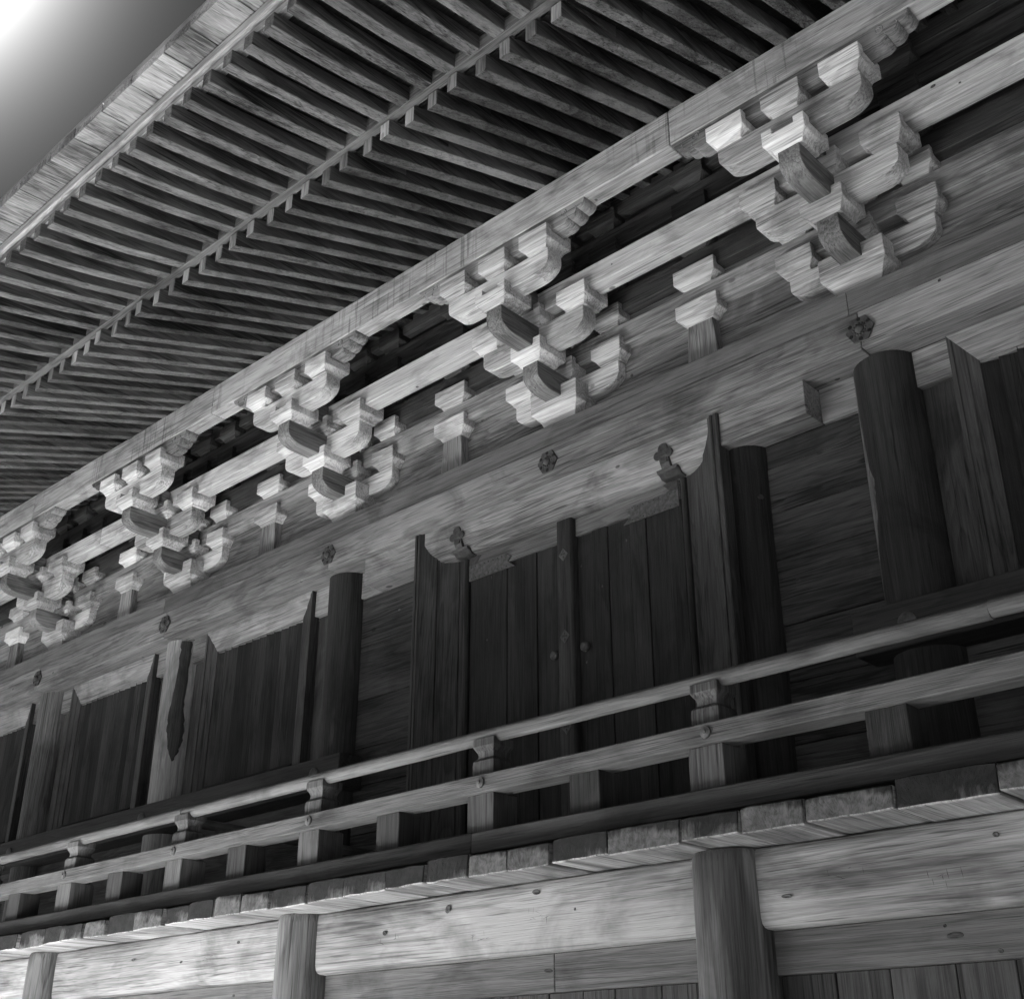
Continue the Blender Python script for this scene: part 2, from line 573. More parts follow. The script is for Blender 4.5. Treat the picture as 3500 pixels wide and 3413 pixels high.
# flying rafters, each its own tilt following the curve of the eave
k0f = int(-11 / .25)
ffirst = [None] * 4
fpr = []
for v in range(4):
    wv = 0.050 + rng.uniform(-.003, .003)
    bo = rng.uniform(-.008, .008)
    pts = [(-4.13, -.222), (-3.8, -.176 + bo), (-3.4, -.108 + bo), (-2.87, 0.0), (-2.2, .125)]
    fpr.append((wv, pts))
for k in range(k0f, int(7.0 / .25)):
    x = 0.25 * k + 0.047 + rng.uniform(-.006, .006)
    v = rng.randrange(4)
    wv, pts = fpr[v]
    tilt = math.atan2(zoff(x), 1.25)
    if ffirst[v] is None:
        m = slanted(x - wv, x + wv, [(y, z + 8.512) for y, z in pts], 0.13)
        o = obj('flying_rafter', m, M['rafter'], eave, origin=(x, -2.87, 8.512), bevel=0.004)
        o.rotation_euler = (-tilt, 0, 0)
        ffirst[v] = o
    else:
        link_copy(ffirst[v], eave, (x, -2.87, 8.512), (-tilt, 0, rng.uniform(-.003, .003)))
# strip between the tiers
xs = [XL + i * 1.0 for i in range(24)]
o = obj('rafter_end_strip', MB().sweepx([(-2.862, 8.502), (-2.862, 8.64), (-2.775, 8.66), (-2.775, 8.515)], xs), M['kioi'], eave)
# eave edge boards
xe = [-12.5 + i * 0.7 for i in range(29)]
obj('eave_edge_board', MB().sweepx([(-4.098, 8.43), (-4.098, 8.498), (-3.97, 8.53), (-3.97, 8.46)], xe, zoff), M['eave'], eave)
obj('eave_edge_board', MB().sweepx([(-4.135, 8.512), (-4.135, 8.598), (-3.97, 8.60), (-3.97, 8.532)], xe, zoff), M['eave'], eave)
# outermost planks, running outwards, ragged ends
x = -8.0
rng = random.Random(21)
while x < 6.5:
    w = rng.uniform(.30, .52)
    ye = -4.37 + rng.uniform(-.010, .010)
    t = 0.095 + rng.uniform(-.012, .012)
    z0 = 8.604 + zoff(x + w / 2)
    zr = .022 * w / 2
    m = MB()
    n = 4
    pv = []
    for i in range(n + 1):
        xx = x + .004 + (w - .008) * i / n
        yj = ye + rng.uniform(-.001, .001)
        zz = z0 - zr + 2 * zr * i / n
        pv.append([(xx, yj, zz + rng.uniform(-.003, .003)), (xx, yj - .002, zz + t), (xx, -3.9, zz + t + .03), (xx, -3.9, zz + .03)])
    vs = [p for r_ in pv for p in r_]
    fs = [(0, 1, 2, 3), (n * 4 + 3, n * 4 + 2, n * 4 + 1, n * 4)]
    for i in range(n):
        a = i * 4
        for j in range(4):
            jj = (j + 1) % 4
            fs.append((a + jj, a + j, a + 4 + j, a + 4 + jj))
    m.poly(vs, fs)
    obj('eave_plank', m, M['eaveplank'], eave, bevel=0.003)
    x += w
# boards laid over the rafters
for i in range(9):
    y0 = -2.75 + i * .345
    y1 = y0 + .34
    m = MB().sweepx([(y0, base_z(y0) + .157), (y0, base_z(y0) + .18), (y1, base_z(y1) + .18), (y1, base_z(y1) + .157)], [XL, 8.3])
    obj('sheathing_board', m, M['sheath'], eave, bevel=0)
for i in range(4):
    y0 = -4.0 + i * .285
    y1 = y0 + .28
    def fz(y):
        return 8.512 + .178 * (y + 2.87) + .135
    m = MB()
    xs2 = [-11.5 + q * 1.0 for q in range(20)]
    vs = []
    for xx in xs2:
        for (y, dz) in ((y0, 0), (y0, .02), (y1, .02), (y1, 0)):
            s_ = zoff(xx) * max(0, min(1, (-2.87 - y) / 1.25))
            vs.append((xx, y, fz(y) + dz + s_))
    fs = [(0, 1, 2, 3)]
    L = len(vs)
    fs.append((L - 1, L - 2, L - 3, L - 4))
    for q in range(len(xs2) - 1):
        a = q * 4
        for j in range(4):
            jj = (j + 1) % 4
            fs.append((a + jj, a + j, a + 4 + j, a + 4 + jj))
    m.poly(vs, fs)
    obj('sheathing_board', m, M['sheath'], eave, bevel=0)

# ------------------------------------------------------------------ long beams
pur = thing('eave_purlin', 'long pale squared purlin carried by the outermost bracket blocks under the rafters', 'beam', (-3, -.9, 8.6))
cuts = [XL, -8.55, -4.45, 1.95, XR]
for a, b in zip(cuts[:-1], cuts[1:]):
    obj('purlin_length', MB().box(a + .0015, b - .0015, -1.0, -0.81, 8.622, 8.985), M['purlin'], pur, bevel=0.008)
stb = thing('through_beam', 'long pale beam on the middle row of bracket blocks below the purlin', 'beam', (-3, S1, 8.08))
cuts = [XL, -7.5, -0.0, XR]
for a, b in zip(cuts[:-1], cuts[1:]):
    obj('beam_length', MB().box(a + .0015, b - .0015, S1 - .09, S1 + .09, 8.087, 8.31), M['step'], stb, bevel=0.007)
lbl = {0: 'wall beam resting on the lowest row of bracket blocks, lit from below',
       1: 'wall beam in deep shade behind the middle row of brackets',
       2: 'dark wall beam third up from the plank wall behind the brackets',
       3: 'topmost dark wall beam just beneath the rafters'}
for i in range(4):
    z0 = 7.708 + .365 * i
    b = obj('wall_beam', MB().box(XL, XR, YC - .09, YC + .09, z0, z0 + .228), M['wbeam'] if i == 0 else M['recess_shade'], bevel=0.006)
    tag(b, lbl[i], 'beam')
b = obj('wall_beam', MB().box(XL, XR, YC - .09, YC + .09, 9.17, 9.36), M['recess_shade'])
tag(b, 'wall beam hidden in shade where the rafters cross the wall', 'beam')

# plank wall behind the brackets, bay by bay
wall_lab = {3: 'plank wall between the brackets above the right-hand column', 0: 'plank wall above the right half of the double door',
            -3: 'plank wall above the left half of the double door', -6: 'plank wall above the boarded window nearest the door',
            -9: 'plank wall above the boarded window farther left', -12: 'plank wall panel at the far left end of the row'}
rng = random.Random(3)
for X0 in (-12, -9, -6, -3, 0, 3):
    t = thing('bracket_wall', wall_lab[X0], 'wall', (X0 + 1.5, .06, 7.0), 'plank walls between the bracket sets')
    zz = [6.95, 7.20 + rng.uniform(-.05, .05), 7.44 + rng.uniform(-.04, .04), 7.72]
    for a, b in zip(zz[:-1], zz[1:]):
        y = .04 + rng.uniform(-.006, .004)
        obj('plank', MB().box(X0, X0 + 3, y, y + .05, a + .002, b - .002), M['wallx'], t, bevel=0.003)
    for i in range(4):
        z0 = 7.708 + .365 * i + .226
        obj('plank', MB().box(X0, X0 + 3, .045, .09, z0, z0 + .141), M['wallx'] if i == 0 else M['recess_shade'], t, bevel=0.003)

# ------------------------------------------------------------------ bracket pieces
def block(mb, cx, cy, z0, a, slots='x', h=0.205, flare=0.072, seat=0.15, sw=0.092, ay=None):
    """bearing block with a hollowed foot and lips left standing beside the seat"""
    ay = ay or a
    b = a * 0.66
    by = ay * 0.66
    n = 5
    rings = []
    for i in range(n + 1):
        t = i / n
        s = t ** 2.0 * 0.75 + t * 0.25
        rings.append((b + (a - b) * s, by + (ay - by) * s, z0 + flare * t))
    rings.append((a, ay, z0 + seat))
    vs = []
    for hx, hy, z in rings:
        vs += [(cx - hx, cy - hy, z), (cx + hx, cy - hy, z), (cx + hx, cy + hy, z), (cx - hx, cy + hy, z)]
    fs = [(3, 2, 1, 0), tuple(range(len(vs) - 4, len(vs)))]
    for k in range(len(rings) - 1):
        for i in range(4):
            j = (i + 1) % 4
            fs.append((k * 4 + i, k * 4 + j, k * 4 + 4 + j, k * 4 + 4 + i))
    mb.poly(vs, fs)
    zt, zs = z0 + h, z0 + seat
    if slots == 'x':
        mb.box(cx - a, cx + a, cy - ay, cy - sw, zs, zt)
        mb.box(cx - a, cx + a, cy + sw, cy + ay, zs, zt)
    else:
        for sx in (-1, 1):
            for sy in (-1, 1):
                x0, x1 = sorted((cx + sx * a, cx + sx * sw))
                y0, y1 = sorted((cy + sy * ay, cy + sy * sw))
                mb.box(x0, x1, y0, y1, zs, zt)
    return mb

def merge(mb):
    """weld coincident corners so bevels stay clean"""
    return mb

def arm_profile(half, z0, z1, nose=0.2, lift=0.118):
    """outline (u,z) of a bracket arm, square shoulder then a curved underside"""
    pts = [(-half, z1), (-half, z0 + lift)]
    n = 7
    for i in range(1, n + 1):
        t = i / n * math.pi / 2
        u = -half + nose * (1 - math.cos(t)) * 1.0
        z = z0 + lift * (1 - math.sin(t))
        pts.append((u, z))
    pts += [(-u, z) for u, z in reversed(pts)]
    return pts

def chin_profile(y_out, y_in, z0, z1, nose=0.2, lift=0.118):
    pts = [(y_out, z1), (y_out, z0 + lift)]
    n = 7
    for i in range(1, n + 1):
        t = i / n * math.pi / 2
        pts.append((y_out + nose * (1 - math.cos(t)), z0 + lift * (1 - math.sin(t))))
    pts += [(y_in, z0), (y_in, z1)]
    return pts

def nose_profile(sgn, zt=8.621, zb=8.457):
    """carved end of the member under the purlin: three lobes rising to a tip"""
    p = [(0.0, zt), (1.035, zt)]
    lob = [((1.035, 8.612), (0.945, 8.555), 0.022), ((0.945, 8.545), (0.845, 8.498), 0.024), ((0.845, 8.488), (0.735, 8.462), 0.016)]
    for (a, b, bulge) in lob:
        for i in range(5):
            t = i / 4
            x = a[0] + (b[0] - a[0]) * t
            z = a[1] + (b[1] - a[1]) * t
            nx, nz = (a[1] - b[1]), -(a[0] - b[0])
            l = math.hypot(nx, nz)
            k = bulge * math.sin(math.pi * t)
            p.append((x + nx / l * k, z + nz / l * k))
    p += [(0.70, zb), (0.0, zb)]
    return [(sgn * x, z) for x, z in p]

def spiral(mb, cx, y, cz, r0, r1, turns, th, sgn=1, seg=26):
    pts = []
    for i in range(seg + 1):
        t = i / seg
        a = turns * 2 * math.pi * t
        r = r0 + (r1 - r0) * t
        pts.append((cx + sgn * r * math.cos(a), cz + r * math.sin(a)))
    for (x0, z0), (x1, z1) in zip(pts[:-1], pts[1:]):
        dx, dz = x1 - x0, z1 - z0
        l = math.hypot(dx, dz) or 1
        nx, nz = -dz / l * th, dx / l * th
        mb.poly([(x0 - nx, y, z0 - nz), (x0 + nx, y, z0 + nz), (x1 + nx, y, z1 + nz), (x1 - nx, y, z1 - nz),
                 (x0, y - .006, z0), (x1, y - .006, z1)], [(0, 4, 5, 3), (4, 1, 2, 5), (0, 1, 4), (3, 5, 2)])

def make_bracket(Xc, label):
    t = thing('bracket_set', label, 'bracket', (Xc, YC, 7.04), 'bracket sets under the eave')
    X = Xc
    # column head
    m = MB().tube([(X, YC + .02, 6.9), (X, YC + .02, 7.06), (X, YC + .02, 7.125)], [.235, .232, .20], 28)
    obj('column_head', m, M['strut'], t, bevel=0)
    m = MB()
    block(m, X, YC, 7.12, .272, 'xy', h=.345, flare=.15, seat=.228)
    obj('large_block', m, M['brx'], t, bevel=0.004)
    # wall arm and projecting arm, first level
    obj('wall_arm', MB().prism([(X + u, z) for u, z in arm_profile(.62, 7.348, 7.576)], YC - .09, YC + .015, 'y'), M['brx'], t)
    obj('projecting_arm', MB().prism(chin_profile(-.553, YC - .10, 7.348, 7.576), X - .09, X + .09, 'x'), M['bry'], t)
    for dx in (-.53, .53):
        obj('small_block', block(MB(), X + dx, YC, 7.576, .165, 'x', ay=.16), M['brx'], t)
    obj('small_block', block(MB(), X, YC - .03, 7.576, .165, 'xy', ay=.16), M['brx'], t)
    obj('cross_block', block(MB(), X, S1, 7.576, .18, 'xy'), M['brx'], t)
    # second level
    obj('step_arm', MB().prism([(X + u, z) for u, z in arm_profile(.61, 7.713, 7.94)], S1 - .09, S1 + .09, 'y'), M['brx'], t)
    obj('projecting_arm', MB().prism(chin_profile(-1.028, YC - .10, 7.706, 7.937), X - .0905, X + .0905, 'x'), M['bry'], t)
    for dx in (-.53, .53, 0):
        obj('small_block', block(MB(), X + dx, S1, 7.937, .165 + (.0 if dx else .005), 'xy' if dx == 0 else 'x'), M['brx'], t)
        obj('small_block', block(MB(), X + dx, YC, 7.937, .165, 'x', ay=.15), M['brx'], t)
    obj('cross_block', block(MB(), X, S2, 7.937, .18, 'xy'), M['brx'], t)
    # third level
    obj('outer_arm', MB().prism([(X + u, z) for u, z in arm_profile(.615, 8.082, 8.30)], S2 - .09, S2 + .09, 'y'), M['brx'], t)
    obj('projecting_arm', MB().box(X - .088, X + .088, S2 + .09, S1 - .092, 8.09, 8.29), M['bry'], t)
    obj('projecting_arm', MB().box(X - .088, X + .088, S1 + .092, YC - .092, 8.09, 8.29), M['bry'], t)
    for dx in (-.50, .50, 0):
        obj('small_block', block(MB(), X + dx, S2, 8.298, .165, 'x'), M['brx'], t)
    for lv in (1, 2, 3):
        for dx in (-.53, .53, 0):
            z0 = 7.937 + .365 * lv
            obj('small_block', block(MB(), X + dx, YC, z0, .165, 'x', ay=.15), M['recess_shade'], t)
    # carved member under the purlin
    m = MB()
    pr = nose_profile(1)
    pl = list(reversed(nose_profile(-1)))
    prof = [p for p in pr if p[0] > .001] + [p for p in pl if p[0] < -.001]
    m.prism([(X + u, z) for u, z in prof], S2 - .088, S2 + .088, 'y')
    nz = obj('carved_nose', m, M['nose'], t, bevel=0.003)
    m = MB()
    for sg in (-1, 1):
        spiral(m, X + sg * .80, S2 - .088, 8.565, .012, .042, 1.4, .004, sg)
        for xx, zz in ((.94, 8.55), (.845, 8.492)):
            m.poly([(X + sg * (xx - .004), S2 - .0882, zz), (X + sg * (xx + .004), S2 - .0882, zz), (X + sg * (xx - .012), S2 - .0882, zz + .045), (X + sg * xx, S2 - .095, zz + .01)],
                   [(0, 3, 2), (3, 1, 2), (0, 1, 3)])
    obj('carved_scroll', m, M['nose'], nz, bevel=0)
    return t

def make_strut(Xc, label):
    t = thing('bracket_strut', label, 'strut', (Xc, YC, 7.04), 'short struts between the bracket sets')
    X = Xc
    z0, z1 = 7.02, 7.577
    m = MB()
    vs = []
    for z, hw in ((z0, .165), (z1, .125)):
        vs += [(X - hw, -.055, z), (X + hw, -.055, z), (X + hw, .06, z), (X - hw, .06, z)]
    m.poly(vs, [(3, 2, 1, 0), (4, 5, 6, 7), (0, 1, 5, 4), (1, 2, 6, 5), (2, 3, 7, 6), (3, 0, 4, 7)])
    obj('strut_post', m, M['strut'], t)
    obj('bearing_block', block(MB(), X + .01, YC, 7.572, .212, 'x', ay=.145), M['brx'], t)
    for lv in range(4):
        obj('bearing_block', block(MB(), X + .01, YC, 7.937 + .365 * lv, .212 if lv == 0 else .18, 'x', ay=.145), M['brx'] if lv == 0 else M['recess_shade'], t)
    return t

br_lab = {0: 'two-step bracket set above the middle of the double door', -3: 'two-step bracket set above the column left of the double door',
          -6: 'two-step bracket set above the scarred pale column', -9: 'two-step bracket set cut by the left edge of the photo',
          3: 'largest two-step bracket set, nearest the camera at upper right'}
B0 = make_bracket(3, br_lab[3])
for X in (0, -3, -6, -9):
    copy_tree(B0, X - 3, br_lab[X])
st_lab = {1.5: 'strut and blocks between the two nearest bracket sets', -1.5: 'strut and blocks above the left leaf of the double door',
          -4.5: 'strut and blocks above the first boarded window', -7.5: 'strut and blocks above the second boarded window',
          -10.5: 'strut cut by the left edge of the photo', 4.5: 'strut with blocks at the right edge of the photo'}
T0 = make_strut(1.5, st_lab[1.5])
for X in (-1.5, -4.5, -7.5, -10.5):
    copy_tree(T0, X - 1.5, st_lab[X])

# ------------------------------------------------------------------ tie beams
rng = random.Random(8)
band = thing('upper_band', 'flat brown band beam at the foot of the bracket struts', 'beam', (-3, -.2, 6.84))
cuts = [XL, -6.1, 2.95, XR]
for i, (a, b) in enumerate(zip(cuts[:-1], cuts[1:])):
    obj('beam_length', MB().box(a + .001, b - .001, -.30 - .002 * i, .03, 6.836, 7.045 + rng.uniform(-.004, .004)), M['band'], band, bevel=0.005)
tie = thing('upper_tie_beam', 'broad horizontal tie beam with iron flower covers over the column heads', 'beam', (-3, -.3, 6.5))
cuts = [XL, -9, -6, -3, 3.02, XR]
for i, (a, b) in enumerate(zip(cuts[:-1], cuts[1:])):
    dy = (0, .003, .0, .006, 0)[i]
    z0 = 6.50 + (0, 0, .004, 0, .012)[i]
    obj('beam_length', MB().prism([(-.32 - dy, z0), (-.32 - dy, 6.822), (-.305, 6.832), (-.03, 6.832), (-.03, z0)], a + .001, b - .001, 'x'), M['tie'], tie, bevel=0.006)

M["hole_shade"] = iron("recess_shade_iron", 0.008)  # near-black colour paints the shade of the petal holes on raised discs
def flower(Xc, z, y, parent, first=None):
    m = MB()
    n = 6
    r = .115
    pts = []
    for i in range(n):
        a = 2 * math.pi * (i + .5) / n
        pts.append((Xc + r * math.sin(a), z + r * math.cos(a)))
        a2 = 2 * math.pi * (i + 1) / n
        pts.append((Xc + r * .86 * math.sin(a2), z + r * .86 * math.cos(a2)))
    m.prism(pts, y - .014, y, 'y')
    o = obj('flower_cover', m, M['iron'], parent, bevel=0.003)
    m = MB()
    m.tube([(Xc, y - .013, z), (Xc, y - .028, z), (Xc, y - .04, z), (Xc, y - .046, z)], [.036, .034, .022, .008], 14)
    for i in range(12):
        a = 2 * math.pi * i / 12
        m.tube([(Xc + .047 * math.sin(a), y - .013, z + .047 * math.cos(a)), (Xc + .047 * math.sin(a), y - .022, z + .047 * math.cos(a))], [.011, .005], 8)
    obj('flower_boss', m, M['iron'], o, bevel=0)
    m = MB()
    for i in range(6):
        a = 2 * math.pi * (i) / 6
        cx, cz = Xc + .083 * math.sin(a), z + .083 * math.cos(a)
        m.tube([(cx, y - .0142, cz), (cx, y - .0175, cz)], [.017, .013], 10)
    obj('petal_hole_shade', m, M['hole_shade'], o, bevel=0)
    return o
for X in (3.03, 0, -3, -6, -9):
    flower(X, 6.665, -.326, tie)

# member left and right of the door and the moulded door head
head = thing('door_head_beam', 'squared beam over the double door, its moulded middle lit from below', 'beam', (0, -.2, 6.2))
obj('beam_end', MB().box(1.70, 2.49, -.262, .0, 6.212, 6.498), M['tie'], head, bevel=0.005)
obj('beam_end', MB().box(-2.49, -1.70, -.262, .0, 6.212, 6.498), M['tie'], head, bevel=0.005)
prof = [(-.262, 6.498), (-.262, 6.40), (-.262, 6.375), (-.252, 6.335), (-.236, 6.29), (-.214, 6.25), (-.19, 6.222), (-.176, 6.214), (-.172, 6.196), (-.15, 6.182), (-.12, 6.176), (.0, 6.176), (.0, 6.498)]
obj('moulded_lintel', MB().prism(prof, -1.698, 1.698, 'x'), M['tie'], head, bevel=0.002)
# concealed tie behind
for a, b, lab in ((2.492, 2.80, 'short length of tie beam between the door head end and the large dark column'),
                  (-2.80, -2.492, 'short length of tie beam left of the door head, beside a column'),
                  (3.2, 8.5, 'squared tie beam right of the large dark column under the upper tie beam'),
                  (-5.8, -3.2, 'tie beam behind the head of the first boarded window'),
                  (-8.8, -6.2, 'tie beam behind the head of the second boarded window'),
                  (-11.8, -9.2, 'tie beam behind the head of the window at the left edge')):
    o = obj('inner_tie_beam', MB().box(a, b, -.03, .10, 6.214, 6.512), M['tie'], bevel=0.004)
    tag(o, lab, 'beam')

# ------------------------------------------------------------------ columns
def column(X, r, zt, mat, label, yc=YC + .01, z0=2.75, seed=0):
    rg = random.Random(seed)
    zs = [z0 + (zt - z0) * i / 9 for i in range(10)]
    px = [X + rg.uniform(-.004, .004) for _ in zs]
    o = obj('round_column', MB().tube([(px[i], yc, z) for i, z in enumerate(zs)], [r * (1.0 + .02 * (1 - i / 9)) for i in range(10)], 36, .006, seed), mat, bevel=0)
    return tag(o, label, 'column', 'round columns of the facade')
cA = column(3.03, .242, 6.508, M['column'], 'dark round column at right with a pale knotty left edge', seed=1)
column(1.775, .197, 6.210, M['column'], 'dark round column right beside the double door frame', seed=2)
column(-1.775, .197, 6.210, M['column'], 'round column half hidden behind the left door jamb', seed=3)
column(-3.03, .235, 6.498, M['column'], 'dark round column left of the double door', seed=4)
cD = column(-6.03, .235, 6.498, M['column_worn'], 'pale worn round column with a long dark scar', seed=5)
column(-9.03, .235, 6.498, M['column_grey'], 'greyish round column between the windows at far left', seed=6)

def skin(name, cx, cy, r, rows, mat, parent, th=.004):
    """a thin patch of different surface wrapped round a column; rows are (a0, a1, z) in degrees from the front"""
    n = 8
    rg = random.Random(len(rows))
    fine = []
    for (a, b) in zip(rows[:-1], rows[1:]):
        for k in range(4):
            t = k / 4
            e = 2.2 if k else .6
            fine.append((a[0] + (b[0] - a[0]) * t + rg.uniform(-e, e), a[1] + (b[1] - a[1]) * t + rg.uniform(-e, e), a[2] + (b[2] - a[2]) * t))
    fine.append(rows[-1])
    vs = []
    for a0, a1, z in fine:
        for i in range(n + 1):
            a = R(a0 + (a1 - a0) * i / n)
            rr = r + (th if 0 < i < n else -.004)
            vs.append((cx + rr * math.sin(a), cy - rr * math.cos(a), z))
    fs = []
    for k in range(len(fine) - 1):
        for i in range(n):
            fs.append((k * (n + 1) + i, k * (n + 1) + i + 1, (k + 1) * (n + 1) + i + 1, (k + 1) * (n + 1) + i))
    return obj(name, MB().poly(vs, fs), mat, parent, bevel=0)
skin('dark_scar', -6.03, .035, .2395, [(39.5, 69.4, 6.48), (39.8, 71, 6.335), (37.8, 69, 6.09), (31.4, 66, 5.767), (25.8, 71.3, 5.58), (26.1, 77, 5.41), (34.7, 73, 5.27), (42, 63.7, 5.14), (50.9, 54, 5.06)], M['scar'], cD)
skin('bare_edge', 3.03, .035, .246, [(-80, -62, 6.50), (-80, -60, 6.24), (-80, -52, 5.9), (-80, -47.2, 5.72), (-80, -33, 5.55), (-80, -36, 5.42), (-80, -38, 5.28), (-80, -47, 5.17), (-80, -60, 4.95), (-78, -72, 4.6)], M['bare'], cA, .002)

# ------------------------------------------------------------------ walls beside the door
rng = random.Random(31)
def plank_rows(t, x0, x1, zs, y, mat, dep=.05):
    for a, b in zip(zs[:-1], zs[1:]):
        yy = y + rng.uniform(-.006, .006)
        obj('plank', MB().box(x0, x1, yy, yy + dep, a + .003, b - .003), mat, t, bevel=0.004)
t = thing('side_wall', 'horizontal plank wall between the right door column and the big dark column', 'wall', (2.4, .02, 2.8))
plank_rows(t, 1.80, 3.0, [2.75, 3.3, 3.85, 4.30, 4.728, 5.254, 5.63, 6.013, 6.215], .0, M['lowwall'])
t = thing('side_wall', 'horizontal plank wall between the left door jamb and the next column', 'wall', (-2.4, .02, 2.8))
plank_rows(t, -3.0, -1.80, [2.75, 3.3, 3.85, 4.30, 4.66, 5.145, 5.69, 6.215], .0, M['lowwall'])
for a, b, lab in ((3.0, 8.5, 'dark plank wall under the window sill beam at right'), (-6.0, -3.0, 'dark plank wall below the first boarded window'),
                  (-9.0, -6.0, 'dark plank wall below the second boarded window'), (-12, -9, 'dark plank wall at the far left behind the railing')):
    t = thing('low_wall', lab, 'wall', ((a + b) / 2, .02, 2.8), 'plank walls below the windows')
    plank_rows(t, a + .1, b - .1, [2.75, 3.15, 3.6, 3.95, 4.34], .01, M['lowwall'])

# sill-level tie beams with round nail caps
def lowtie(a, b, lab):
    t = thing('lower_tie_beam', lab, 'beam', ((a + b) / 2, -.2, 4.25))
    obj('beam_length', MB().box(a, b, -.285, .0, 4.262, 4.572), M['lowtie'], t, bevel=0.006)
    for X in (3.04, -3.04, -6.03, -9.03):
        if a < X < b:
            m = MB().tube([(X, -.284, 4.42), (X, -.296, 4.42), (X, -.305, 4.42)], [.068, .066, .05], 24)
            o = obj('round_nail_cap', m, M['strap'], t, bevel=0)
    return t
lowtie(2.65, 8.5, 'dark horizontal beam across the foot of the big right-hand column')
lowtie(XL, -2.68, 'dark horizontal beam below the boarded windows')

# ------------------------------------------------------------------ double door
door = thing('double_door', 'dark double plank door with iron straps and a centre strip', 'door', (0, -.1, 2.8))
def leaf(x0, x1, cuts):
    for i, (a, b) in enumerate(zip(cuts[:-1], cuts[1:])):
        y = -.072 + (.012, -.002, .006, 0)[i % 4]
        obj('door_plank', MB().box(a + .0015, b - .0015, y, y + .05, 2.8, 6.0), M['door'], door, bevel=0.003)
    obj('top_rail', MB().box(x0, x1, -.082, -.02, 6.002, 6.165), M['doorx'], door, bevel=0.003)
leaf(-1.20, -.09, [-1.20, -.98, -.73, -.52, -.375, -.09])
leaf(.09, 1.20, [.09, .26, .43, .66, .83, 1.06, 1.20])
obj('centre_strip', MB().prism([(-.085, -.03), (-.085, -.125), (-.07, -.14), (.07, -.14), (.085, -.125), (.085, -.03)], 2.8, 6.172, 'z'), M['jamb'], door, bevel=0.003)
for sg in (-1, 1):
    # pivot stile beside each leaf
    obj('pivot_stile', MB().tube([(sg * 1.235, -.07, 2.8), (sg * 1.235, -.07, 6.17)], [.03, .03], 14), M['door'], door, bevel=0)
    p = [(sg * 1.19, 5.935), (sg * .62, 5.935 + .0), (sg * .70, 6.0), (sg * .66, 6.04), (sg * .72, 6.085), (sg * 1.19, 6.085)]
    o = obj('strap_plate', MB().prism(p, -.094, -.083, 'y'), M['strap'], door, bevel=0.002)
    m = MB()
    for i in range(9):
        for z in (5.955, 6.065):
            xx = sg * (1.16 - i * .055)
            m.tube([(xx, -.093, z), (xx, -.099, z)], [.007, .004], 6)
    obj('strap_nail', m, M['iron'], o, bevel=0)
    p = [(sg * 1.19, 6.087), (sg * 1.19, 6.165), (sg * 1.04, 6.165), (sg * 1.10, 6.10), (sg * 1.06, 6.087)]
    obj('corner_plate', MB().prism(p, -.092, -.083, 'y'), M['iron'], door, bevel=0.002)
    # trefoil plate over the hinge on the lintel
    hx = sg * 1.185
    m = MB()
    for cx, cz, r in ((0, .085, .05), (-.055, .035, .04), (.055, .035, .04)):
        m.tube([(hx + cx, -.262 - .001, 6.30 + cz), (hx + cx, -.274, 6.30 + cz)], [r, r * .96], 18)
    m.box(hx - .035, hx + .035, -.272, -.255, 6.262, 6.36)
    m.prism([(-.272, 6.34), (-.278, 6.32), (-.258, 6.27), (-.232, 6.22), (-.20, 6.205), (-.19, 6.225), (-.21, 6.245), (-.25, 6.33)], hx - .045, hx + .045, 'x')
    m.prism([(-.20, 6.23), (-.235, 6.225), (-.225, 6.20), (-.19, 6.19), (-.165, 6.165), (-.10, 6.165), (-.10, 6.18)], hx - .10, hx + .10, 'x')
    obj('hinge_plate', m, M['iron'], door, bevel=0.002)
    m = MB().tube([(sg * .165, -.075, 4.985), (sg * .165, -.10, 4.985), (sg * .165, -.115, 4.985)], [.042, .04, .026], 18)
    obj('round_knob', m, M['strap'], door, bevel=0)
for z in (5.84, 5.10, 4.33, 3.58, 2.98):
    m = MB().prism([(-.052, z), (0, z + .062), (.052, z), (0, z - .062)], -.148, -.141, 'y')
    o = obj('diamond_plate', m, M['strap'], door, bevel=0.002)
    m = MB()
    for cx, cz in ((0, .025), (0, -.025), (.018, 0), (-.018, 0), (0, 0)):
        m.tube([(cx, -.1485, z + cz), (cx, -.152, z + cz)], [.009, .006], 8)
    obj('plate_stud', m, M['iron'], o, bevel=0)

frame = thing('door_frame', 'heavy splayed door jambs standing proud on either side of the double door', 'door frame', (0, -.2, 2.8))
jp = [(1.735, .0), (1.735, -.285), (1.725, -.293), (1.70, -.293), (1.696, -.284), (1.685, -.284), (1.681, -.293), (1.662, -.293), (1.652, -.276), (1.60, -.25), (1.515, -.198), (1.512, -.182), (1.345, -.092), (1.325, -.088), (1.325, -.078), (1.268, -.074), (1.268, .0)]
obj('jamb', MB().prism(jp, 2.8, 6.496, 'z'), M['jamb'], frame, bevel=0.0)
obj('jamb', MB().prism([(-x, y) for x, y in jp], 2.8, 6.496, 'z'), M['jamb'], frame, bevel=0.0)

